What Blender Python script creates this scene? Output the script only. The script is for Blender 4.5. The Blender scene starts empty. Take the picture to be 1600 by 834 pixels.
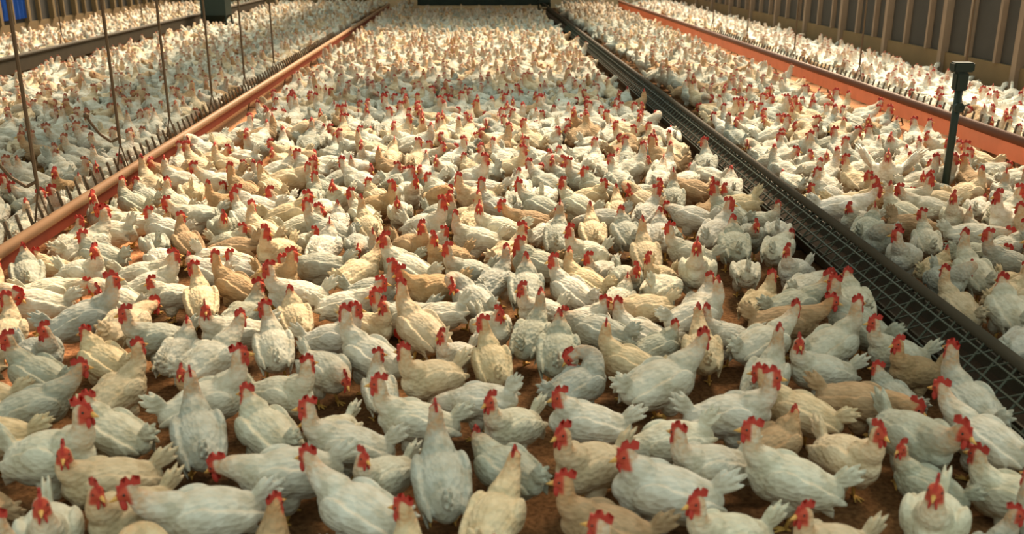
import bpy, bmesh, math, random
import numpy as np
from mathutils import Vector, Matrix, Euler
from mathutils.bvhtree import BVHTree

SC = bpy.context.scene
COL = SC.collection
R = math.radians
rnd = random.Random(11)
nrs = np.random.RandomState(5)

# ------------------------------------------------------------------ camera, sky, sun, exposure
F = 1500.0                       # focal length in pixels of the 1600x834 frame
CH = 2.45                        # camera height
TH = math.atan(494.0 / F)        # pitch down
PS = math.atan(60.0 * math.cos(TH) / F)   # yaw to the right
cam = bpy.data.cameras.new('camera'); cam_o = bpy.data.objects.new('camera', cam); COL.objects.link(cam_o)
cam.sensor_width = 36.0; cam.lens = F * 36.0 / 1600.0; cam.clip_end = 300
cam_o.location = (0, 0, CH)
cam_o.rotation_euler = (R(90) - TH, 0, -PS)
SC.camera = cam_o
cam.dof.use_dof = True; cam.dof.focus_distance = 8.5; cam.dof.aperture_fstop = 2.0

W = bpy.data.worlds.new('world'); SC.world = W; W.use_nodes = True
bg = W.node_tree.nodes['Background']
bg.inputs[0].default_value = (0.82, 0.94, 0.82, 1); bg.inputs[1].default_value = 1.2
sun = bpy.data.lights.new('sun', 'SUN'); sun_o = bpy.data.objects.new('sun', sun); COL.objects.link(sun_o)
sun.energy = 10.4; sun.color = (1.0, 0.76, 0.52); sun.angle = R(24)
sun_o.location = (20, 30, 40)
sun_o.rotation_euler = Vector((-0.36, -0.74, -0.92)).to_track_quat('-Z', 'Y').to_euler()
vs = SC.view_settings
vs.view_transform = 'Standard'; vs.look = 'None'; vs.exposure = 0.0; vs.gamma = 1.0
vs.use_curve_mapping = False

FWH = Vector((math.sin(PS), math.cos(PS), 0)); RT = Vector((math.cos(PS), -math.sin(PS), 0))
FW = FWH * math.cos(TH) - Vector((0, 0, math.sin(TH)))
UP = FWH * math.sin(TH) + Vector((0, 0, math.cos(TH)))
def at(u, v, z):                 # where the sight line of a photo pixel meets the height z
    d = FW + RT * ((u - 800) / F) + UP * ((417 - v) / F)
    t = (z - CH) / d.z
    return Vector((0, 0, CH)) + d * t
def px(p):
    q = Vector(p) - Vector((0, 0, CH)); zc = q.dot(FW)
    return 800 + F * q.dot(RT) / zc, 417 - F * q.dot(UP) / zc, zc

# ------------------------------------------------------------------ materials
def lin(c):
    return tuple(((x / 255) / 12.92 if x / 255 <= 0.04045 else ((x / 255 + 0.055) / 1.055) ** 2.4) for x in c)
def mat(name, col, rough=0.7, metal=0.0, var=0.18, scale=8.0, bump=0.0, bscale=40.0, spec=0.3):
    m = bpy.data.materials.new(name); m.use_nodes = True
    nt = m.node_tree; b = nt.nodes['Principled BSDF']
    c = lin(col) if max(col) > 1 else col
    tc = nt.nodes.new('ShaderNodeTexCoord')
    n = nt.nodes.new('ShaderNodeTexNoise'); n.inputs['Scale'].default_value = scale; n.inputs['Detail'].default_value = 4
    nt.links.new(tc.outputs['Object'], n.inputs['Vector'])
    mx = nt.nodes.new('ShaderNodeMix'); mx.data_type = 'RGBA'
    mx.inputs[6].default_value = (*[x * (1 - var) for x in c], 1)
    mx.inputs[7].default_value = (*[min(1, x * (1 + var)) for x in c], 1)
    nt.links.new(n.outputs['Fac'], mx.inputs[0]); nt.links.new(mx.outputs[2], b.inputs['Base Color'])
    b.inputs['Roughness'].default_value = rough; b.inputs['Metallic'].default_value = metal
    b.inputs['Specular IOR Level'].default_value = spec
    if bump:
        n2 = nt.nodes.new('ShaderNodeTexNoise'); n2.inputs['Scale'].default_value = bscale; n2.inputs['Detail'].default_value = 5
        nt.links.new(tc.outputs['Object'], n2.inputs['Vector'])
        bp = nt.nodes.new('ShaderNodeBump'); bp.inputs['Strength'].default_value = bump; bp.inputs['Distance'].default_value = 0.02
        nt.links.new(n2.outputs['Fac'], bp.inputs['Height']); nt.links.new(bp.outputs[0], b.inputs['Normal'])
    return m
M = {}
M['comb'] = mat('comb_skin', (172, 56, 46), 0.55, var=0.15, scale=60, bump=0.2, bscale=220)
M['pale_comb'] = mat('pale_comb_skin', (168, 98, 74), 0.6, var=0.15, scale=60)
M['beak'] = mat('beak_horn', (206, 160, 88), 0.45, var=0.1, scale=60)
M['eye'] = mat('eye_dark', (40, 22, 14), 0.15, var=0.05, spec=0.6)
M['leg'] = mat('leg_scale', (205, 165, 88), 0.6, var=0.15, scale=80, bump=0.3, bscale=200)
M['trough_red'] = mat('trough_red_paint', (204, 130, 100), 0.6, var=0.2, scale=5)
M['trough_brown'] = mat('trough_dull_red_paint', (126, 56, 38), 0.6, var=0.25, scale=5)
M['pipe_tan'] = mat('pipe_tan', (172, 132, 98), 0.5, var=0.15, scale=4)
M['pipe_brown'] = mat('pipe_brown', (92, 58, 40), 0.55, var=0.2, scale=4)
M['wire'] = mat('wire_rusty', (96, 78, 58), 0.5, 0.4, var=0.2, scale=10)
M['dark_metal'] = mat('dark_weathered_metal', (64, 56, 42), 0.7, 0.1, var=0.3, scale=5, bump=0.1)
M['mesh_metal'] = mat('mesh_wire', (66, 70, 58), 0.5, 0.3, var=0.2, scale=6)
M['green_paint'] = mat('dark_green_paint', (36, 48, 40), 0.5, 0.1, var=0.2, scale=3)
M['feed'] = mat('feed_mash', (58, 46, 32), 0.95, var=0.35, scale=60, bump=0.4, bscale=120)
M['wall_dark'] = mat('wall_dark_sheet', (62, 58, 52), 0.8, var=0.3, scale=1.3)
M['wall_brown'] = mat('wall_brown_board', (112, 92, 62), 0.8, var=0.25, scale=2.0, bump=0.15)
M['batten'] = mat('batten_grey', (132, 112, 92), 0.75, var=0.2, scale=3.0)
M['wall_beige'] = mat('wall_beige', (196, 172, 134), 0.8, var=0.15, scale=1.5)
M['blue'] = mat('blue_tarp', (42, 96, 190), 0.5, var=0.25, scale=4)
M['steel'] = mat('beam_steel', (110, 108, 100), 0.5, 0.5, var=0.2, scale=3)

def litter_material():
    m = bpy.data.materials.new('litter'); m.use_nodes = True
    nt = m.node_tree; b = nt.nodes['Principled BSDF']; L = nt.links.new
    tc = nt.nodes.new('ShaderNodeTexCoord')
    a = nt.nodes.new('ShaderNodeTexNoise'); a.inputs['Scale'].default_value = 1.3; a.inputs['Detail'].default_value = 6
    c = nt.nodes.new('ShaderNodeTexNoise'); c.inputs['Scale'].default_value = 38; c.inputs['Detail'].default_value = 5
    L(tc.outputs['Object'], a.inputs['Vector']); L(tc.outputs['Object'], c.inputs['Vector'])
    r1 = nt.nodes.new('ShaderNodeValToRGB')
    r1.color_ramp.elements[0].position = 0.34; r1.color_ramp.elements[0].color = (*lin((82, 62, 42)), 1)
    r1.color_ramp.elements[1].position = 0.66; r1.color_ramp.elements[1].color = (*lin((140, 104, 70)), 1)
    L(a.outputs['Fac'], r1.inputs[0])
    r2 = nt.nodes.new('ShaderNodeValToRGB')
    r2.color_ramp.elements[0].position = 0.35; r2.color_ramp.elements[0].color = (0.55, 0.5, 0.45, 1)
    r2.color_ramp.elements[1].position = 0.62; r2.color_ramp.elements[1].color = (1.1, 1.05, 1.0, 1)
    L(c.outputs['Fac'], r2.inputs[0])
    mx = nt.nodes.new('ShaderNodeMix'); mx.data_type = 'RGBA'; mx.blend_type = 'MULTIPLY'; mx.inputs[0].default_value = 1
    sx = nt.nodes.new('ShaderNodeSeparateXYZ'); L(tc.outputs['Object'], sx.inputs[0])
    acc = None                                          # lighter peach strips along the two red troughs
    for X in (-3.2, 5.75):
        d = nt.nodes.new('ShaderNodeMath'); d.operation = 'SUBTRACT'; d.inputs[1].default_value = X; L(sx.outputs[0], d.inputs[0])
        e = nt.nodes.new('ShaderNodeMath'); e.operation = 'ABSOLUTE'; L(d.outputs[0], e.inputs[0])
        f = nt.nodes.new('ShaderNodeMapRange'); f.inputs[1].default_value = 0.35; f.inputs[2].default_value = 0.8; f.inputs[3].default_value = 1; f.inputs[4].default_value = 0
        L(e.outputs[0], f.inputs[0])
        if acc is None: acc = f.outputs[0]
        else:
            g = nt.nodes.new('ShaderNodeMath'); g.operation = 'MAXIMUM'; L(acc, g.inputs[0]); L(f.outputs[0], g.inputs[1]); acc = g.outputs[0]
    ms = nt.nodes.new('ShaderNodeMix'); ms.data_type = 'RGBA'; L(acc, ms.inputs[0])
    L(r1.outputs[0], ms.inputs[6]); ms.inputs[7].default_value = (*lin((212, 156, 116)), 1)
    L(ms.outputs[2], mx.inputs[6]); L(r2.outputs[0], mx.inputs[7]); L(mx.outputs[2], b.inputs['Base Color'])
    b.inputs['Roughness'].default_value = 0.95; b.inputs['Specular IOR Level'].default_value = 0.1
    bp = nt.nodes.new('ShaderNodeBump'); bp.inputs['Strength'].default_value = 0.6; bp.inputs['Distance'].default_value = 0.02
    L(c.outputs['Fac'], bp.inputs['Height']); L(bp.outputs[0], b.inputs['Normal'])
    return m
M['litter'] = litter_material()

def feather_material(name, per_object):
    m = bpy.data.materials.new(name); m.use_nodes = True
    nt = m.node_tree; b = nt.nodes['Principled BSDF']; L = nt.links.new
    tc = nt.nodes.new('ShaderNodeTexCoord')
    if per_object:
        s = nt.nodes.new('ShaderNodeObjectInfo'); base = s.outputs['Color']
    else:
        s = nt.nodes.new('ShaderNodeAttribute'); s.attribute_name = 'tint'; base = s.outputs['Color']
    hk = nt.nodes.new('ShaderNodeAttribute'); hk.attribute_name = 'hackle'
    fc = nt.nodes.new('ShaderNodeAttribute'); fc.attribute_name = 'bare_face'
    n = nt.nodes.new('ShaderNodeTexNoise'); n.inputs['Scale'].default_value = 11; n.inputs['Detail'].default_value = 4
    L(tc.outputs['Object'], n.inputs['Vector'])
    rr = nt.nodes.new('ShaderNodeValToRGB')              # soiling of the plumage
    rr.color_ramp.elements[0].position = 0.36; rr.color_ramp.elements[0].color = (0.66, 0.61, 0.52, 1)
    rr.color_ramp.elements[1].position = 0.60; rr.color_ramp.elements[1].color = (1, 1, 1, 1)
    L(n.outputs['Fac'], rr.inputs[0])
    m0 = nt.nodes.new('ShaderNodeMix'); m0.data_type = 'RGBA'; m0.blend_type = 'MULTIPLY'; m0.inputs[0].default_value = 0.8
    L(base, m0.inputs[6]); L(rr.outputs[0], m0.inputs[7])
    m1 = nt.nodes.new('ShaderNodeMix'); m1.data_type = 'RGBA'
    ml = nt.nodes.new('ShaderNodeMath'); ml.operation = 'MULTIPLY'; ml.inputs[1].default_value = 0.72
    n3 = nt.nodes.new('ShaderNodeTexNoise'); n3.inputs['Scale'].default_value = 42; n3.inputs['Detail'].default_value = 3
    L(tc.outputs['Object'], n3.inputs['Vector'])
    mr = nt.nodes.new('ShaderNodeMapRange'); mr.inputs[1].default_value = 0.35; mr.inputs[2].default_value = 0.65; mr.inputs[3].default_value = 0.35; mr.inputs[4].default_value = 1.0
    L(n3.outputs['Fac'], mr.inputs[0])
    mh = nt.nodes.new('ShaderNodeMath'); mh.operation = 'MULTIPLY'; L(hk.outputs['Fac'], mh.inputs[0]); L(mr.outputs[0], mh.inputs[1])
    L(mh.outputs[0], ml.inputs[0]); L(ml.outputs[0], m1.inputs[0])
    L(m0.outputs[2], m1.inputs[6]); m1.inputs[7].default_value = (*lin((192, 142, 96)), 1)
    m2 = nt.nodes.new('ShaderNodeMix'); m2.data_type = 'RGBA'
    L(fc.outputs['Fac'], m2.inputs[0]); L(m1.outputs[2], m2.inputs[6]); m2.inputs[7].default_value = (*lin((176, 74, 56)), 1)
    L(m2.outputs[2], b.inputs['Base Color'])
    b.inputs['Roughness'].default_value = 0.85; b.inputs['Specular IOR Level'].default_value = 0.15
    mp = nt.nodes.new('ShaderNodeMapping'); mp.inputs['Scale'].default_value = (26, 46, 46)
    L(tc.outputs['Object'], mp.inputs['Vector'])
    v = nt.nodes.new('ShaderNodeTexVoronoi'); L(mp.outputs[0], v.inputs['Vector']); v.inputs['Scale'].default_value = 1.0
    bp = nt.nodes.new('ShaderNodeBump'); bp.inputs['Strength'].default_value = 0.55; bp.inputs['Distance'].default_value = 0.014
    L(v.outputs['Distance'], bp.inputs['Height']); L(bp.outputs[0], b.inputs['Normal'])
    return m
M['feather'] = feather_material('hen_feathers', True)
M['feather_flock'] = feather_material('flock_feathers', False)

# ------------------------------------------------------------------ mesh helpers
def box(bm, x0, x1, y0, y1, z0, z1):
    r = bmesh.ops.create_cube(bm, size=1)
    bmesh.ops.transform(bm, matrix=Matrix.Translation(((x0 + x1) / 2, (y0 + y1) / 2, (z0 + z1) / 2)) @ Matrix.Diagonal((x1 - x0, y1 - y0, z1 - z0, 1)), verts=r['verts'])
    return r['verts']
def rod(bm, a, b, r, n=8, r2=None):
    a, b = Vector(a), Vector(b); d = b - a
    q = d.to_track_quat('Z', 'Y').to_matrix().to_4x4()
    g = bmesh.ops.create_cone(bm, cap_ends=True, segments=n, radius1=r, radius2=r if r2 is None else r2, depth=d.length)
    bmesh.ops.transform(bm, matrix=Matrix.Translation((a + b) / 2) @ q, verts=g['verts'])
def tube(bm, pts, r, n=6):
    for a, b in zip(pts[:-1], pts[1:]): rod(bm, a, b, r, n)
def ell(bm, c, r, rot=(0, 0, 0), sub=3):
    g = bmesh.ops.create_icosphere(bm, subdivisions=sub, radius=1)
    mx = Matrix.Translation(c) @ Euler(rot).to_matrix().to_4x4() @ Matrix.Diagonal((*r, 1))
    bmesh.ops.transform(bm, matrix=mx, verts=g['verts'])
def prism(bm, prof, y0, y1):                # an x-z profile drawn out along y
    a = [bm.verts.new((x, y0, z)) for x, z in prof]; b = [bm.verts.new((x, y1, z)) for x, z in prof]
    n = len(prof)
    for i in range(n):
        bm.faces.new((a[i], a[(i + 1) % n], b[(i + 1) % n], b[i]))
    bm.faces.new(a[::-1]); bm.faces.new(b)
def mesh_of(bm, name, mats, smooth=False):
    bmesh.ops.recalc_face_normals(bm, faces=bm.faces)
    me = bpy.data.meshes.new(name); bm.to_mesh(me); bm.free()
    for m in (mats if isinstance(mats, (list, tuple)) else [mats]): me.materials.append(m)
    if smooth: me.polygons.foreach_set('use_smooth', [True] * len(me.polygons))
    return me
def obj(name, bm, m, parent=None, smooth=False):
    me = mesh_of(bm, name, m, smooth) if isinstance(bm, bmesh.types.BMesh) else bm
    o = bpy.data.objects.new(name, me); COL.objects.link(o)
    if parent: o.parent = parent
    return o
def struct(name, bm, m, parent=None):
    o = obj(name, bm, m, parent)
    if not parent: o['kind'] = 'structure'
    return o
def thing(name, label, cat, loc=(0, 0, 0), rz=0, group=None):
    o = bpy.data.objects.new(name, None); COL.objects.link(o); o.location = loc; o.rotation_euler = (0, 0, rz)
    o.empty_display_size = 0.1
    o['label'] = label; o['category'] = cat
    if group: o['group'] = group
    return o

# ------------------------------------------------------------------ the shed
XL, XR, YE = -12.9, 9.0, 44.5
X_LEFT, X_MESH, X_RIGHT, X_FAR = -3.55, 2.88, 6.2, -8.8

bm = bmesh.new(); box(bm, XL - 0.3, XR + 0.3, -6, YE + 0.4, -0.2, 0.0); struct('floor', bm, M['litter'])

# right wall: brown kick board, dark sheet, upright battens
bm = bmesh.new(); box(bm, XR, XR + 0.1, 1, YE, 0, 1.7); wr = struct('wall_right', bm, M['wall_dark'])
bm = bmesh.new(); box(bm, XR - 0.06, XR, 1, YE, 0.0, 0.62); struct('trim_1', bm, M['wall_brown'])
bm = bmesh.new()
y = 13.0
for k in range(40):
    w = 0.05 if k % 3 else 0.09
    box(bm, XR - 0.05 - w, XR, y, y + w * 1.6, 0.0 if k % 3 == 0 else 0.62, 3.4 if k % 3 == 0 else 1.76)
    y += (0.75, 1.0, 0.9)[k % 3]
struct('trim_2', bm, M['batten'])
# left wall
bm = bmesh.new(); box(bm, XL - 0.2, XL, 1, YE, 0, 3.4); struct('wall_left', bm, M['wall_dark'])
bm = bmesh.new(); box(bm, XL, XL + 0.06, 1, YE, 0.0, 0.5); struct('trim_3', bm, M['wall_brown'])
bm = bmesh.new()
for k in range(26):
    yy = 22.0 + k * 0.86; w = 0.05 if k % 2 else 0.09
    box(bm, XL, XL + 0.06 + w, yy, yy + w * 1.6, 0.5, 3.4)
struct('trim_4', bm, M['wall_brown'])
bm = bmesh.new()                             # blue plastic sheet in a side opening
n = 40
vv = [[bm.verts.new((XL + 0.08 + 0.03 * math.sin(i * 1.3), 27.0 + i * 0.055, z)) for z in (0.62, 2.4)] for i in range(n)]
for i in range(n - 1): bm.faces.new((vv[i][0], vv[i + 1][0], vv[i + 1][1], vv[i][1]))
ex = bmesh.ops.solidify(bm, geom=bm.faces[:], thickness=0.01)
struct('window_1', bm, M['blue'])
# end wall with its dark doorway
bm = bmesh.new()
xd0, xd1 = at(652, 10, 0.1).x * YE / at(652, 10, 0.1).y, at(842, 10, 0.1).x * YE / at(842, 10, 0.1).y
box(bm, xd0 - 2.2, xd0, YE, YE + 0.2, 0, 3.4); box(bm, xd1, XR + 0.2, YE, YE + 0.2, 0, 3.4)
struct('wall_back', bm, M['wall_beige'])
bm = bmesh.new(); box(bm, XL - 0.2, xd0 - 2.2, YE, YE + 0.2, 0, 3.4); struct('wall_back_dark', bm, M['wall_brown'])
bm = bmesh.new(); box(bm, xd0, xd1, YE + 0.12, YE + 0.2, 0.12, 3.4)
for k in range(1, 6):
    xx = xd0 + (xd1 - xd0) * k / 6; box(bm, xx - 0.03, xx + 0.03, YE + 0.08, YE + 0.12, 0.12, 3.4)
struct('door_1', bm, M['green_paint'])
bm = bmesh.new(); box(bm, xd0, xd1, YE - 6.0, YE - 0.3, -0.01, 0.03); box(bm, xd0, xd1, YE - 0.3, YE + 0.2, 0.0, 0.12); struct('trim_5', bm, M['wall_beige'])
# unseen roof panels added and laid out to shade chosen parts of the floor
bm = bmesh.new()
for x0, x1, y0, y1 in ((-13.5, 10, 3.4, 4.5), (-13.5, 10, 4.9, 6.1), (-13.5, 10, 6.5, 7.9), (3.0, 5.6, 8.0, 11.2), (-5.2, -2.7, 8.0, 45), (-1.5, 5.2, 16.0, 19.8), (-2.7, 5.2, 30.0, 45)):
    box(bm, x0, x1, y0, y1, 3.6, 3.68)
struct('shade_panels', bm, M['wall_beige'])
# steel beams that carry the hanging lines
for i, X in enumerate((X_LEFT, X_RIGHT, X_FAR)):
    bm = bmesh.new()
    box(bm, X - 0.05, X + 0.05, 2, YE, 3.2, 3.212); box(bm, X - 0.05, X + 0.05, 2, YE, 3.308, 3.32); box(bm, X - 0.006, X + 0.006, 2, YE, 3.2, 3.32)
    struct('trim_%d' % (6 + i), bm, M['steel'])

# ------------------------------------------------------------------ feed lines
def hanging_feeder(X, side, label, red, tan, zt, y0, y1, hoops=True, dp=.11, pr=.046):
    """trough with an auger pipe over it and a wire guard along the far side; side = +1 when the flock side with the guard is +x"""
    t = thing('feed_line', label, 'feeder', (X, 0, 0))
    bm = bmesh.new()
    prism(bm, [(-0.075, zt), (-0.06, zt - dp), (0.06, zt - dp), (0.075, zt), (0.066, zt), (0.053, zt - dp + .01), (-0.053, zt - dp + .01), (-0.066, zt)], y0, y1)
    obj('trough', bm, red, t)
    bm = bmesh.new(); box(bm, -0.050, 0.050, y0, y1, zt - dp + .01, zt - dp + 0.05); obj('feed', bm, M['feed'], t)
    bm = bmesh.new(); rod(bm, (-side * 0.055, y0, zt + 0.03), (-side * 0.055, y1, zt + 0.03), pr, 12); obj('pipe', bm, tan, t, True)
    if hoops:
        bm = bmesh.new(); yy = y0 + 0.1; e = min(y1, 26)
        rod(bm, (side * .07, y0, zt - .02), (side * .07, e, zt - .02), 0.010, 6)
        while yy < e - .2:
            x0, x1 = side * 0.07, side * 0.12
            tube(bm, [(x0, yy, zt - 0.02), (x0 + side * .02, yy + .01, zt + .06), (x1, yy + 0.04, zt + 0.13)], 0.014, 6); yy += 0.2
        obj('guard', bm, M['wire'], t)
    yy = y0 + 0.6
    while yy < min(y1, 24):
        bm = bmesh.new()
        rod(bm, (-0.05, yy, zt - dp + .005), (-0.11, yy, 0.0), 0.012, 6); rod(bm, (0.05, yy, zt - dp + .005), (0.11, yy, 0.0), 0.012, 6)
        rod(bm, (-0.09, yy, 0.06), (0.09, yy, 0.06), 0.009, 6)
        obj('stand', bm, M['wire'], t); yy += 3.1
    return t
hanging_feeder(X_LEFT, -1, 'long red feed trough with tan pipe running along left of the central flock', M['trough_brown'], M['pipe_tan'], 0.32, 2.6, 41)
hanging_feeder(X_RIGHT, 1, 'long red feed trough with dark brown pipe on right, beyond the mesh trough', M['trough_red'], M['pipe_brown'], 0.38, 4.0, 42, True, .22, .058)
hanging_feeder(X_FAR, -1, 'dark brown feed line farthest left, near the left wall', M['dark_metal'], M['dark_metal'], 0.50, 9, 42, False, .26)

def hanger(X, Y, zt, label, hook, group):
    t = thing('suspension_wire', label, 'wire', (X, Y, 0), 0, group)
    bm = bmesh.new(); rod(bm, (0, 0, zt + 0.30), (0, 0, 3.205), 0.015, 6); obj('wire', bm, M['wire'], t)
    bm = bmesh.new(); tube(bm, [(-0.07, 0, zt - 0.01), (0, 0, zt + 0.30), (0.07, 0, zt - 0.01)], 0.008, 6); obj('bridle', bm, M['wire'], t)
    if hook:
        bm = bmesh.new(); tube(bm, [(0, 0, zt + 0.36), (-0.06, -0.06, zt + 0.33), (-0.14, -0.12, zt + 0.42), (-0.21, -0.16, zt + 0.56), (-0.22, -0.17, zt + 0.60)], 0.014, 6)
        ell(bm, (-0.225, -0.175, zt + 0.61), (0.03, 0.03, 0.03), sub=2); obj('side_cord', bm, M['wire'], t)
    return t
ordn = ['nearest', 'second', 'third', 'fourth', 'fifth', 'sixth', 'seventh', 'eighth']
for k, u in enumerate((70, 195, 270, 335, 385, 430)):
    p = at(u, 410 - 0.659 * u, 0.36); Yw = X_LEFT / (p.x / p.y)
    hanger(X_LEFT, Yw, 0.32, 'thin brown hanging wire %s along the red trough with tan pipe%s' % (ordn[k], ', with hooked cord' if k < 2 else ''), k < 2, 'wires over the left feed trough')
for k, Yw in enumerate((8.9, 12.1, 15.5, 18.8, 22.2, 25.5)):
    hanger(X_RIGHT, Yw, 0.40, 'thin brown hanging wire %s along the right feed trough' % ordn[k], False, 'wires over the right feed trough')
for k, u in enumerate((30, 100, 165, 225, 282)):
    p = at(u, 105 - 0.244 * u, 0.34); Yw = X_FAR / (p.x / p.y)
    hanger(X_FAR, Yw, 0.50, 'thin hanging wire %s along the dark feed line near left wall' % ordn[k], False, 'wires over the farthest left feed line')

# the dark trough under its wire mesh
t = thing('mesh_covered_trough', 'long dark trough under a ridged wire mesh cover, right of the central flock', 'trough', (X_MESH, 0, 0))
bm = bmesh.new(); prism(bm, [(-0.17, 0.19), (-0.12, 0.04), (0.12, 0.04), (0.17, 0.19), (0.155, 0.19), (0.11, 0.055), (-0.11, 0.055), (-0.155, 0.19)], 2.6, 41.5)
obj('trough', bm, M['dark_metal'], t)
bm = bmesh.new(); box(bm, -0.125, 0.125, 2.6, 41.5, 0.056, 0.10); obj('feed', bm, M['feed'], t)
bm = bmesh.new(); rod(bm, (0, 2.6, 0.36), (0, 41.5, 0.36), 0.035, 10); obj('ridge_pipe', bm, M['dark_metal'], t, True)
bm = bmesh.new(); yy = 2.65
while yy < 30:
    tube(bm, [(-0.19, yy, 0.16), (0, yy + 0.05, 0.38), (0.19, yy, 0.16)], 0.008, 5); tube(bm, [(-0.19, yy + .2, 0.16), (0, yy - .1, 0.38), (0.19, yy + .2, 0.16)], 0.006, 5); yy += 0.17
for s in (-1, 1):
    for q in (0.02, 0.35, 0.68):
        rod(bm, (s * (0.19 - 0.19 * q), 2.6, 0.165 + 0.22 * q), (s * (0.19 - 0.19 * q), 41.5, 0.165 + 0.22 * q), 0.008, 5)
g = obj('mesh_cover', bm, M['mesh_metal'], t)
yy = 3.0
while yy < 26:
    bm = bmesh.new(); box(bm, -0.14, 0.14, yy, yy + 0.04, 0.0, 0.045); box(bm, -0.13, -0.10, yy, yy + 0.04, 0.04, 0.08); box(bm, 0.10, 0.13, yy, yy + 0.04, 0.04, 0.08)
    obj('foot', bm, M['dark_metal'], t); yy += 2.4

# dark post with a T-shaped head before the right trough
p = at(1472, 322, 0.0)
t = thing('stand_post', 'dark green upright post with box head in front of the right feed trough', 'post', (p.x, p.y, 0))
bm = bmesh.new(); rod(bm, (0, 0, 0), (0, 0, 1.38), 0.036, 10); obj('post', bm, M['green_paint'], t, True)
bm = bmesh.new(); box(bm, -0.10, 0.10, -0.06, 0.06, 1.34, 1.43); box(bm, -0.06, 0.06, -0.05, 0.05, 1.16, 1.335)
bmesh.ops.bevel(bm, geom=bm.edges[:], offset=0.012, segments=2, affect='EDGES'); obj('head_box', bm, M['green_paint'], t)
bm = bmesh.new(); rod(bm, (0, 0, 0), (0, 0, 0.02), 0.10, 16); obj('base_plate', bm, M['green_paint'], t)
bm = bmesh.new(); rod(bm, (0, -0.03, 1.0), (0, -0.07, 1.0), 0.05, 12); rod(bm, (0, -0.07, 1.0), (0.09, -0.07, 1.04), 0.008, 6); obj('winch', bm, M['green_paint'], t)

def hopper(X, Y, s, label):
    t = thing('feed_hopper', label, 'hopper', (X, Y, 0), 0)
    bm = bmesh.new()
    w0, w1, z0, z1, z2 = 0.18 * s, 0.40 * s, 0.30 * s, 0.58 * s, 1.25 * s
    v = [[bm.verts.new((sx * w, sy * w, z)) for sx, sy in ((-1, -1), (1, -1), (1, 1), (-1, 1))] for w, z in ((w0, z0), (w1, z1), (w1, z2))]
    for a, b in zip(v[:-1], v[1:]):
        for i in range(4): bm.faces.new((a[i], a[(i + 1) % 4], b[(i + 1) % 4], b[i]))
    bm.faces.new(v[0][::-1]); bm.faces.new(v[-1]); obj('bin', bm, M['green_paint'], t)
    bm = bmesh.new(); box(bm, -w1 * 1.06, w1 * 1.06, -w1 * 1.06, w1 * 1.06, z2, z2 + 0.03); obj('lid', bm, M['green_paint'], t)
    for sx, sy in ((-1, -1), (1, -1), (1, 1), (-1, 1)):
        bm = bmesh.new(); rod(bm, (sx * w1 * 0.96, sy * w1 * 0.96, 0), (sx * w1 * 0.96, sy * w1 * 0.96, z1), 0.025, 8); obj('leg', bm, M['green_paint'], t)
p = at(340, 40, 0.0); HOP_Y = (X_FAR + .75) / (p.x / p.y); hopper(X_FAR + .75, HOP_Y, 0.95, 'dark green feed hopper beside the feed line near the left wall')
hopper(X_MESH + 0.1, 42.3, 0.62, 'small dark green feed hopper at far end of the mesh trough')

# ------------------------------------------------------------------ hens
def catmull(pts, n):
    pts = [Vector(p) for p in pts]; out = []
    P = [pts[0] * 2 - pts[1]] + pts + [pts[-1] * 2 - pts[-2]]
    for i in range(len(pts) - 1):
        a, b, c, d = P[i:i + 4]
        for k in range(n):
            t = k / n
            out.append(0.5 * ((2 * b) + (c - a) * t + (2 * a - 5 * b + 4 * c - d) * t * t + (3 * b - a - 3 * c + d) * t ** 3))
    return out + [pts[-1]]
POSE = {
 # neck points, head yaw / pitch in degrees, body pitch, lift, tail rise, sitting, wings
 'alert':  dict(n=[(.12, 0, .27), (.175, 0, .36), (.185, 0, .46)], hy=0, hp=0, bp=14, tail=52, say='standing tall'),
 'lookl':  dict(n=[(.12, 0, .27), (.17, .01, .355), (.175, .02, .44)], hy=75, hp=-4, bp=10, tail=40, say='head turned'),
 'lookr':  dict(n=[(.12, 0, .27), (.17, -.01, .355), (.175, -.02, .44)], hy=-75, hp=-4, bp=10, tail=46, say='head turned'),
 'walk':   dict(n=[(.13, 0, .27), (.215, 0, .335), (.265, 0, .40)], hy=8, hp=-8, bp=6, tail=36, say='stretching forward'),
 'peck':   dict(n=[(.14, 0, .23), (.235, .01, .20), (.285, .02, .13)], hy=12, hp=-62, bp=-8, tail=50, say='pecking down'),
 'low':    dict(n=[(.13, 0, .25), (.225, -.02, .275), (.285, -.04, .27)], hy=-18, hp=-22, bp=0, tail=34, say='head lowered'),
 'tuck':   dict(n=[(.11, 0, .29), (.135, 0, .345), (.145, 0, .385)], hy=20, hp=-6, bp=8, tail=42, say='neck tucked in'),
 'sit':    dict(n=[(.12, 0, .27), (.165, 0, .345), (.175, 0, .41)], hy=-25, hp=-4, bp=4, tail=30, say='crouched low', lift=-.088),
 'preen':  dict(n=[(.12, 0, .28), (.165, .05, .36), (.125, .12, .385), (.07, .145, .355)], hy=165, hp=-38, bp=8, tail=40, say='preening'),
 'flap':   dict(n=[(.12, 0, .28), (.175, 0, .365), (.19, 0, .455)], hy=0, hp=4, bp=26, tail=30, say='wings raised', flap=1),
}
def rotY(p, deg, c=(0, 0, .22)):
    a = R(deg); x, z = p[0] - c[0], p[2] - c[2]
    return (c[0] + x * math.cos(a) - z * math.sin(a), p[1], c[2] + x * math.sin(a) + z * math.cos(a))
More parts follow.
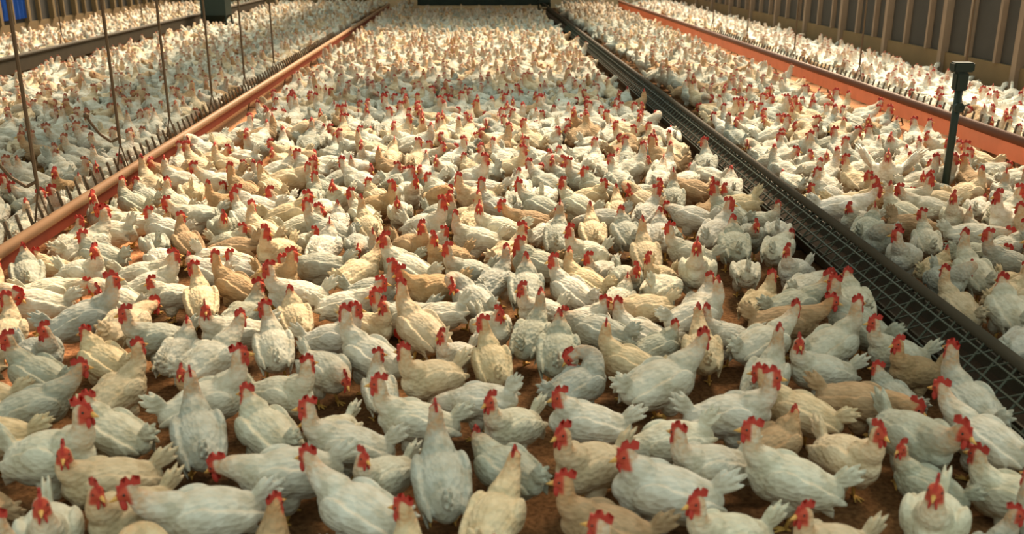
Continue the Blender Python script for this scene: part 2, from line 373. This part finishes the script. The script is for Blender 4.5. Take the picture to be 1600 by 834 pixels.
def make_pose(key):
    P = POSE[key]; bp = P['bp']; bm = bmesh.new()
    def e(c, r, pitch=0, yaw=0, roll=0, sub=3):
        ell(bm, rotY(c, bp), r, (R(roll), -R(bp + pitch), R(yaw)), sub)
    e((-.01, 0, .225), (.185, .118, .118))
    e((.085, 0, .215), (.105, .108, .108))
    e((-.075, 0, .215), (.125, .112, .105))
    e((-.15, 0, .245), (.095, .075, .065), 20)
    e((.145, 0, .235), (.06, .07, .075), 40)
    # tail fan
    tr = P['tail']
    for q_, (a, l) in enumerate(((-38, .72), (-25, .88), (-12, 1), (1, 1.06), (14, 1), (27, .9), (39, .74))):
        q = R(tr + a * 0.6); ln = .092 * l
        c = (-.17 - math.cos(q) * ln * .85, (q_ % 2 - .5) * .022, .262 + math.sin(q) * ln * .85)
        e(c, (ln, .011, .017), -(tr + a * 0.6), 0, 0)
    for s in (-1, 1):
        if not P.get('flap'):
            e((.045, s * .104, .245), (.092, .030, .076), -6, -s * 6)
            e((-.065, s * .104, .24), (.125, .024, .058), 8, s * 5)
            e((-.145, s * .088, .245), (.105, .016, .026), 6, s * 10)
            for q_ in range(4):                      # flight feathers under the coverts
                e((-.10 - q_ * .012, s * (.108 - q_ * .006), .222 - q_ * .011), (.105 - q_ * .006, .011, .011), 12 + q_ * 4, s * 8)
        else:
            e((.05, s * .10, .27), (.08, .045, .06))
            for k, (px_, sp, ln) in enumerate(((.06, .10, .13), (.02, .13, .17), (-.03, .14, .19), (-.08, .13, .17), (-.12, .11, .13))):
                a = R(52 - k * 3)
                c = (px_ - .02, s * (.10 + math.cos(a) * ln * .85), .29 + math.sin(a) * ln * .85)
                ell(bm, rotY(c, bp), (.045, .014, ln), (-s * R(38 + k * 3), 0, 0))
            ell(bm, rotY((.0, s * .16, .36), bp), (.10, .018, .11), (-s * R(40), 0, 0))
        e((.005, s * .06, .13), (.055, .045, .075), 15)          # thigh
    neck = catmull([rotY(P['n'][0], bp)] + P['n'][1:], 6)
    rad = np.interp(np.linspace(0, 1, len(neck)), [0, .35, .75, 1], [.082, .060, .041, .034])
    for p, r in zip(neck, rad): ell(bm, p, (r, r, r), sub=2)
    hy, hp = R(P['hy']), R(P['hp'])
    H = Matrix.Translation(neck[-1] + Vector((0, 0, .004))) @ Euler((0, -hp, hy)).to_matrix().to_4x4()
    ell(bm, H @ Vector((.012, 0, .004)), (.040, .030, .033), (0, -hp, hy))
    ell(bm, H @ Vector((.036, 0, -.002)), (.024, .020, .022), (0, -hp, hy))
    lift = P.get('lift', 0)
    sh = Matrix.Translation((0, 0, lift))
    bmesh.ops.transform(bm, matrix=sh, verts=bm.verts)
    if lift:
        for v in bm.verts: v.co.z = max(v.co.z, 0.012)
    H = sh @ H; neck = [sh @ p for p in neck]
    me = bpy.data.meshes.new('tmp'); bm.to_mesh(me); bm.free()
    to = bpy.data.objects.new('tmp', me); COL.objects.link(to)
    m = to.modifiers.new('r', 'REMESH'); m.mode = 'VOXEL'; m.voxel_size = 0.0058
    m = to.modifiers.new('s', 'SMOOTH'); m.factor = 0.5; m.iterations = 3
    dec = to.modifiers.new('d', 'DECIMATE'); dec.ratio = 1.0
    out = []
    nk = np.array([tuple(p) for p in neck]); Hi = np.array(H.inverted())
    tt = np.linspace(0, 1, len(nk))
    for tris in (None, 1100, 420, 170):
        dec.show_viewport = tris is not None
        if tris:
            dec.ratio = min(1, tris / n_full)
        dg = bpy.context.evaluated_depsgraph_get(); dg.update()
        b = bpy.data.meshes.new_from_object(to.evaluated_get(dg)); b.name = 'hen_body'
        if tris is None:
            n_full = sum(len(p.vertices) - 2 for p in b.polygons)
        co = np.zeros(len(b.vertices) * 3); b.vertices.foreach_get('co', co); co = co.reshape(-1, 3)
        d = np.linalg.norm(co[:, None] - nk[None], axis=2) / rad[None]
        j = d.argmin(1); dm = d.min(1)
        hk = np.clip((1.7 - dm) / .5, 0, 1) * np.clip((tt[j] - .05) / .8, 0, 1)
        hc = (np.c_[co, np.ones(len(co))] @ Hi.T)[:, :3]
        fm = np.clip((hc[:, 0] - .004) / .012, 0, 1) * np.clip((.075 - np.linalg.norm(hc, axis=1)) / .01, 0, 1) * np.clip((hc[:, 2] + .045) / .01, 0, 1)
        for nm, arr in (('hackle', hk), ('bare_face', fm)):
            at_ = b.attributes.new(nm, 'FLOAT', 'POINT'); at_.data.foreach_set('value', arr.astype(np.float32))
        b.materials.clear(); b.materials.append(M['feather'])
        b.polygons.foreach_set('use_smooth', [True] * len(b.polygons)); b.update()
        out.append(b)
    bpy.data.objects.remove(to); bpy.data.meshes.remove(me)
    # ---- parts in the hen's own frame
    parts = {}
    bm = bmesh.new()
    prof = [(-.040, .020), (-.046, .050), (-.030, .040), (-.022, .066), (-.008, .046), (.002, .072), (.014, .047), (.024, .064), (.033, .042), (.046, .046), (.050, .018), (.030, .022), (.0, .028)]
    a = [bm.verts.new(H @ Vector((x, -.006 * (1.3 - z * 9), z))) for x, z in prof]; c = [bm.verts.new(H @ Vector((x, .006 * (1.3 - z * 9), z))) for x, z in prof]
    for i in range(len(prof)): bm.faces.new((a[i], a[(i + 1) % len(prof)], c[(i + 1) % len(prof)], c[i]))
    f1 = bm.faces.new(a[::-1]); f2 = bm.faces.new(c); bmesh.ops.triangulate(bm, faces=[f1, f2])
    parts['comb'] = [mesh_of(bm, 'hen_comb', M['comb'])]
    w = []
    for s in (-1, 1):
        bm = bmesh.new()
        ell(bm, H @ Vector((.040, s * .011, -.038)), (.014, .006, .026), (s * .15, -hp, hy), 2)
        w.append(mesh_of(bm, 'hen_wattle', M['comb'], True))
    parts['wattle'] = w
    bm = bmesh.new()
    rod(bm, H @ Vector((.050, 0, .000)), H @ Vector((.086, 0, -.010)), .011, 8, .002)
    rod(bm, H @ Vector((.050, 0, -.009)), H @ Vector((.076, 0, -.012)), .008, 8, .002)
    parts['beak'] = [mesh_of(bm, 'hen_beak', M['beak'], True)]
    parts['eye'] = []
    for s in (-1, 1):
        bm = bmesh.new(); ell(bm, H @ Vector((.030, s * .0245, .010)), (.0062, .004, .0062), (0, -hp, hy), 2)
        parts['eye'].append(mesh_of(bm, 'hen_eye', M['eye'], True))
    parts['leg'] = []
    if not lift:
        for s in (-1, 1):
            bm = bmesh.new(); fx = .02 * s if key in ('walk', 'low') else 0.005 * s
            k = Vector((-.012, s * .055, .10)); f = Vector((.006 + fx, s * .056, .012))
            rod(bm, k, f, .0105, 8, .009); ell(bm, k, (.013, .012, .013), sub=2)
            for ang, ln in ((-28, .055), (0, .062), (28, .055), (180, .026)):
                tip = f + Vector((math.cos(R(ang)) * ln, math.sin(R(ang)) * ln, -.008))
                rod(bm, f, tip, .008, 6, .004)
            parts['leg'].append(mesh_of(bm, 'hen_leg', M['leg'], True))
    return dict(lods=out, parts=parts, H=H)
PR = {k: make_pose(k) for k in POSE}

TINT = {'white': (0.60, 0.59, 0.51), 'cream': (0.63, 0.53, 0.37), 'greyish': (0.42, 0.435, 0.38), 'tan': (0.42, 0.30, 0.18), 'white_sunlit': (0.86, 0.83, 0.74)}  # the brightest tint also carries painted sunlight for the right wall birds

# joined low-detail versions for the far flock: verts, tris, material, hackle, face
def tri_arrays(me):
    me.calc_loop_triangles()
    v = np.zeros(len(me.vertices) * 3); me.vertices.foreach_get('co', v)
    t = np.zeros(len(me.loop_triangles) * 3, np.int64); me.loop_triangles.foreach_get('vertices', t)
    return v.reshape(-1, 3), t.reshape(-1, 3)
LOW = {}
for k, p in PR.items():
    LOW[k] = []
    for li in (1, 2, 3):
        V, T, MI, HK, FM = [], [], [], [], []
        off = 0
        items = [(p['lods'][li], 0)] + ([(m, 1) for m in p['parts']['comb']] if li < 3 else []) + ([(m, 1) for m in p['parts']['wattle']] if li < 2 else []) + ([(m, 2) for m in p['parts']['beak']] if li < 2 else [])
        if li == 1: items += [(m, 2) for m in p['parts']['leg']]
        for me, mi in items:
            v, t = tri_arrays(me); V.append(v); T.append(t + off); off += len(v)
            MI.append(np.full(len(t), mi))
            h = np.zeros(len(v), np.float32); f = np.zeros(len(v), np.float32)
            if mi == 0:
                me.attributes['hackle'].data.foreach_get('value', h); me.attributes['bare_face'].data.foreach_get('value', f)
            if mi == 1 and v[:, 2].size:                # smaller combs far off
                c0 = v.mean(0); v[:] = c0 + (v - c0) * (1 if li == 1 else .6); V[-1] = v
            HK.append(h); FM.append(f * (1, .8, .5, .35)[li])
        LOW[k].append(tuple(np.concatenate(a) for a in (V, T, MI, HK, FM)))
BV = {k: (LOW[k][1][0], LOW[k][1][1].tolist()) for k in LOW}

# ---- where each hen stands
DIRS = {'right': 0, 'back_right': 45, 'away': 90, 'back_left': 135, 'left': 180, 'front_left': 225, 'front': 270, 'front_right': 315}
placed = []      # x, y, angle, scale, pose, tint
grid = {}
def discs(x, y, a, s, pose):
    c, n = math.cos(a), math.sin(a)
    pts = [(-.14, .075), (-.02, .105), (.09, .09)]
    if pose in ('peck', 'low', 'walk'): pts.append((.23, .07))
    if pose == 'flap': pts += [(0, .2)]
    return [(x + c * d * s, y + n * d * s, r * s) for d, r in pts]
def clear(ds, slack=0.0):
    for (x, y, r) in ds:
        gx, gy = int(math.floor(x / .5)), int(math.floor(y / .5))
        for i in (-1, 0, 1):
            for j in (-1, 0, 1):
                for (X, Y, Rr) in grid.get((gx + i, gy + j), ()):
                    if (X - x) ** 2 + (Y - y) ** 2 < (r + Rr - slack) ** 2: return False
        for X, w in LANES:
            if abs(x - X) < r + w: return False
    return True
LANES = [(X_LEFT, .14), (X_RIGHT - .1, .28), (X_MESH, .20), (X_FAR, .2)]
post_xy = at(1472, 322, 0.0)
grid.setdefault((int(post_xy.x // .5), int(post_xy.y // .5)), []).append((post_xy.x, post_xy.y, .08))
bvs = []
fixed = []
bpy.context.view_layer.update()
for o in COL.objects:
    if o.type == 'MESH' and o.parent and o.parent.get('category') in ('feeder', 'trough', 'post', 'hopper'):
        fixed.append(BVHTree.FromPolygons([o.matrix_world @ v.co for v in o.data.vertices], [tuple(p.vertices) for p in o.data.polygons]))
def bvh_for(x, y, a, s, pose):
    V, T = BV[pose]; s = s * 1.03; c, n = math.cos(a) * s, math.sin(a) * s
    P = np.c_[V[:, 0] * c - V[:, 1] * n + x, V[:, 0] * n + V[:, 1] * c + y, V[:, 2] * s]
    return BVHTree.FromPolygons(P.tolist(), T)
def put(x, y, a, s, pose, tint, check=True, slack=0.0):
    ds = discs(x, y, a, s, pose)
    if check and not clear(ds, slack): return False
    b = bvh_for(x, y, a, s, pose)
    for (X, Y, B) in bvs:
        if (X - x) ** 2 + (Y - y) ** 2 < .85 ** 2 and B.overlap(b): return False
    if (min(abs(x - X) for X, w in LANES) < .8 or math.hypot(x - post_xy.x, y - post_xy.y) < .8) and any(B.overlap(b) for B in fixed): return False
    bvs.append((x, y, b)); placed.append((x, y, a, s, pose, tint))
    for d in ds: grid.setdefault((int(d[0] // .5), int(d[1] // .5)), []).append(d)
    return True
# hens the photograph singles out: body-centre pixel, heading, pose, plumage, size
HERO = [
 (82, 716, 'front_right', 'alert', 'white', 1.18), (150, 700, 'back_left', 'tuck', 'white', 1.0), (226, 690, 'away', 'alert', 'greyish', 1.05),
 (312, 636, 'right', 'alert', 'white', 1.08), (132, 502, 'right', 'alert', 'greyish', 1.08), (328, 566, 'back_right', 'walk', 'white', 1.05),
 (450, 742, 'left', 'low', 'white', 1.1), (345, 792, 'left', 'walk', 'white', 1.1), (205, 806, 'front_left', 'lookl', 'cream', 1.0),
 (78, 834, 'front', 'alert', 'white', 1.05), (690, 752, 'away', 'alert', 'greyish', 1.08), (785, 742, 'back_left', 'low', 'greyish', 1.0),
 (870, 726, 'front_left', 'alert', 'cream', 1.05), (1012, 752, 'left', 'tuck', 'white', 1.15), (1032, 600, 'back_right', 'walk', 'white', 1.16),
 (1192, 540, 'back_right', 'walk', 'white', 1.05), (1296, 540, 'back_right', 'alert', 'white', 1.05), (1140, 652, 'right', 'alert', 'white', 1.05),
 (1428, 688, 'front_right', 'walk', 'greyish', 1.16), (1345, 648, 'right', 'low', 'tan', 1.0), (1120, 745, 'front_left', 'lookr', 'white', 1.0),
 (1215, 748, 'left', 'alert', 'white', 1.05), (1290, 740, 'front_right', 'alert', 'cream', 1.0), (1460, 815, 'front', 'alert', 'white', 1.08), (1110, 822, 'front_left', 'alert', 'white', 1.0),
 (545, 700, 'left', 'alert', 'white', 1.0), (622, 722, 'left', 'alert', 'white', 1.0), (755, 690, 'front_left', 'alert', 'white', .95), (930, 700, 'left', 'tuck', 'white', 1.0),
 (1385, 275, 'front', 'flap', 'white_sunlit', 1.15), (1130, 205, 'back_left', 'walk', 'white_sunlit', 1.0), (1305, 325, 'right', 'walk', 'white_sunlit', 1.1), (1580, 350, 'front_left', 'alert', 'white_sunlit', 1.15),
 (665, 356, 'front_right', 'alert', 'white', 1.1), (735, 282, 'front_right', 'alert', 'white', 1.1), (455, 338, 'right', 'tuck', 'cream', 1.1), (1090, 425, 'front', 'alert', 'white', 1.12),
 (822, 452, 'away', 'tuck', 'greyish', 1.05), (872, 552, 'away', 'tuck', 'greyish', 1.05), (872, 372, 'away', 'alert', 'greyish', 1.0), (700, 405, 'front_left', 'lookl', 'tan', 1.0),
 (580, 560, 'back_left', 'alert', 'white', 1.05), (660, 590, 'front_left', 'lookr', 'cream', 1.0), (500, 418, 'left', 'low', 'greyish', 1.0), (380, 480, 'back_right', 'sit', 'greyish', 1.0),
 (1240, 480, 'back_right', 'walk', 'greyish', 1.0), (560, 800, 'back_left', 'walk', 'white', 1.05), (960, 815, 'left', 'alert', 'tan', 1.0), (1340, 770, 'front_left', 'alert', 'cream', .95), (1550, 640, 'back_left', 'alert', 'greyish', 1.05), (440, 620, 'front_right', 'lookl', 'white', 1.0), (50, 640, 'right', 'walk', 'greyish', 1.0),
]
miss = []
for i, (u, v, d, pose, tint, s) in enumerate(HERO):
    s *= .93
    p = at(u, v, .22 * s); ok = False
    for k in range(60):
        r_ = .012 * k; th = k * 2.4
        if put(p.x + r_ * math.cos(th), p.y + r_ * math.sin(th), R(DIRS[d]) - math.atan2(p.x, p.y) + rnd.uniform(-.12, .12), s, pose, tint, True, .035): ok = True; break
    if not ok: miss.append(i)
print('heroes not placed', miss)
PW = ['alert'] * 22 + ['lookl'] * 12 + ['lookr'] * 12 + ['walk'] * 14 + ['peck'] * 7 + ['low'] * 9 + ['tuck'] * 14 + ['sit'] * 5 + ['preen'] * 4
TW = ['white'] * 50 + ['cream'] * 20 + ['greyish'] * 22 + ['tan'] * 8
Y_NEAR = 12.0
def in_region(x, y):
    u, v, zc = px((x, y, .2))
    return zc > 1 and -150 < u < 1750 and v < 960
tries = 0
while tries < 120000:
    tries += 1
    y = 2.75 + (Y_NEAR - 2.75) * math.sqrt(rnd.random()); x = rnd.uniform(-.62 * y - .9, .62 * y + .9)
    if not in_region(x, y) or x > XR - .4: continue
    if not clear([(x, y, .07)]): continue
    s = rnd.uniform(.84, 1.0); pose = rnd.choice(PW); tint = rnd.choice(TW)
    for _ in range(5):
        a = rnd.uniform(0, 2 * math.pi)
        if rnd.random() < .5 and x < X_MESH: a = rnd.gauss(R(150), .9)
        if rnd.random() < .5 and x > 1.2: a = rnd.gauss(R(60), .6)
        if put(x, y, a, s, pose, tint, True, .05): break
n1 = len(placed); tries = 0
while tries < 60000:                          # smaller birds squeezed into the gaps
    tries += 1
    y = 2.75 + (10.5 - 2.75) * math.sqrt(rnd.random()); x = rnd.uniform(-.62 * y - .9, .62 * y + .9)
    if not in_region(x, y) or x > XR - .4: continue
    if not clear([(x, y, .05)]): continue
    s = rnd.uniform(.74, .86); pose = rnd.choice(('alert', 'tuck', 'lookl', 'lookr', 'tuck')); tint = rnd.choice(TW)
    for _ in range(6):
        if put(x, y, rnd.uniform(0, 2 * math.pi), s, pose, tint, True, .09): break
tries = 0
while tries < 40000:                          # and the closest part of the flock, packed tighter still
    tries += 1
    y = rnd.uniform(2.9, 7.0); x = rnd.uniform(-.62 * y - .9, .62 * y + .9)
    if not in_region(x, y) or not clear([(x, y, .075)], .03): continue
    s = rnd.uniform(.74, .92); pose = rnd.choice(('alert', 'tuck', 'lookl', 'lookr')); tint = rnd.choice(TW)
    for _ in range(4):
        if put(x, y, rnd.uniform(0, 2 * math.pi), s, pose, tint, False): break
print('near hens', n1, len(placed))

# ---- which 300 show largest
def in_frame(h):
    u, v, zc = px((h[0], h[1], .24)); m = F * .17 / zc
    return -m < u < 1600 + m and -m < v < 834 + m * 1.2
vis = sorted([h for h in placed if in_frame(h)], key=lambda h: px((h[0], h[1], .24))[2])
near, rest = vis[:300], vis[300:] + [h for h in placed if not in_frame(h)]
print('in frame', len(vis), 'last v', px((near[-1][0], near[-1][1], .24))[1])

# ---- labels
def facing(h):
    a = math.degrees(h[2] + math.atan2(h[0], h[1])) % 360
    return ['facing right', 'facing back right', 'facing away', 'facing back left', 'facing left', 'facing front left', 'facing camera', 'facing front right'][int((a + 22.5) // 45) % 8]
def zone(h):
    u, v, zc = px((h[0], h[1], .24)); x = h[0]
    if x < X_LEFT - .55: return 'beyond tan pipe'
    if x < X_LEFT + .5: return 'beside tan pipe'
    if x > X_RIGHT: return 'beyond right feeder'
    if x > X_MESH + .55: return 'right of mesh'
    if x > X_MESH - .5: return 'beside mesh trough'
    if v > 735: return 'at bottom edge'
    if v > 610: return 'in foreground'
    if v > 470: return 'in central flock'
    return 'farther in flock'
labs = {}
for i, h in enumerate(near):
    labs.setdefault('%s hen %s %s %s' % ({'white_sunlit': 'bright-white'}.get(h[5], h[5]), POSE[h[4]]['say'], facing(h), zone(h)), []).append(i)
NTH = ['', 'second', 'third', 'fourth', 'fifth', 'sixth', 'seventh', 'eighth']
label_of = {}
for l, ids in labs.items():
    ids.sort(key=lambda i: px((near[i][0], near[i][1], .24))[0])
    for k, i in enumerate(ids):
        if len(ids) == 1: label_of[i] = l
        elif k == 0: label_of[i] = l + ', leftmost such'
        elif k == len(ids) - 1: label_of[i] = l + ', rightmost such'
        else: label_of[i] = l + ', %s from left' % NTH[k]

for i, (x, y, a, s, pose, tint) in enumerate(near):
    t = thing('hen', label_of[i], 'chicken', (x, y, 0), a, 'hens in the near part of the flock')
    t.scale = (s, s, s)
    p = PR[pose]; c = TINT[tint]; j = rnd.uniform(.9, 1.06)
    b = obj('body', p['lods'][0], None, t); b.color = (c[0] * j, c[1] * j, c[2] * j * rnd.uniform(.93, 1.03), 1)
    for nm, ms in p['parts'].items():
        if nm == 'eye' and i > 120: continue
        for me in ms: obj(nm, me, None, t)

# ---- the rest of the flock, beyond counting
far = list(rest)
GR = set()
y = Y_NEAR + .2; row = 0
while y < YE - .7:
    zc = .95 * y + .77
    sx, sy = (.325, .325)
    x = XL + .5 + (row % 2) * sx / 2
    while x < XR - .35:
        xx, yy = x + rnd.uniform(-.08, .08), y + rnd.uniform(-.08, .08); x += sx
        u, v, z_ = px((xx, yy, .2))
        if yy > YE - 6.4 and xd0 - .2 < xx < xd1 + .2: continue
        if yy > 41.2 and abs(xx - X_MESH) < 1: continue
        if abs(xx - X_FAR - .6) < 1.0 and abs(yy - HOP_Y) < .9: continue
        if not (-90 < u < 1690): continue
        if any(abs(xx - X) < w + .32 for X, w in LANES): continue
        if 0.10 < xx - X_LEFT < .42 and rnd.random() < .5: continue
        if -.65 < xx - X_RIGHT < -.1 and rnd.random() < .8: continue
        a = rnd.uniform(0, 2 * math.pi) if rnd.random() < .6 else rnd.gauss(R(120), .8)
        tint = rnd.choice(TW)
        if xx > X_RIGHT + .9: tint = 'white_sunlit'  # brighter plumage stands in for sunlight on the strip by the wall
        far.append((xx, yy, a, rnd.uniform(.88, 1.05), rnd.choice(PW), tint))
    y += sy; row += 1
print('far hens', len(far))
Vs, Ts, Ms, Hs, Fs, Cs = [], [], [], [], [], []
off = 0
for (x, y, a, s, pose, tint) in far:
    zc = .95 * y + .77
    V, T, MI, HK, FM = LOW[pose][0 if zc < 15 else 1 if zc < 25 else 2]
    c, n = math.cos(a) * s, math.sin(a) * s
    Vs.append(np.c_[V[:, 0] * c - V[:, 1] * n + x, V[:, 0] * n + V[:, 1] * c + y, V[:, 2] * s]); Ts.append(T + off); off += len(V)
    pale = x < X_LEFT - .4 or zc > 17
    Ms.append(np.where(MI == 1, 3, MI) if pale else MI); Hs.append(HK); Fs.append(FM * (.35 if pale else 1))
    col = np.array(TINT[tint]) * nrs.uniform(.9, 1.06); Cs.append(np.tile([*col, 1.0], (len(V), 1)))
V = np.concatenate(Vs).astype(np.float32); T = np.concatenate(Ts).astype(np.int32); MI = np.concatenate(Ms).astype(np.int32)
me = bpy.data.meshes.new('chicken_flock')
me.vertices.add(len(V)); me.vertices.foreach_set('co', V.ravel())
me.loops.add(T.size); me.loops.foreach_set('vertex_index', T.ravel())
me.polygons.add(len(T)); me.polygons.foreach_set('loop_start', np.arange(0, T.size, 3, dtype=np.int32))
me.polygons.foreach_set('material_index', MI); me.polygons.foreach_set('use_smooth', np.ones(len(T), bool))
for nm, arr in (('hackle', Hs), ('bare_face', Fs)):
    q = me.attributes.new(nm, 'FLOAT', 'POINT'); q.data.foreach_set('value', np.concatenate(arr).astype(np.float32))
q = me.attributes.new('tint', 'FLOAT_COLOR', 'POINT'); q.data.foreach_set('color', np.concatenate(Cs).astype(np.float32).ravel())
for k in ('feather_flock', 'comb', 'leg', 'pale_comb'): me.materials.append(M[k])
me.update(); me.validate()
fo = bpy.data.objects.new('chicken_flock', me); COL.objects.link(fo)
fo['kind'] = 'stuff'; fo['label'] = 'dense flock of white hens filling the shed floor behind the nearest birds'; fo['category'] = 'flock'
print('flock tris', len(T))
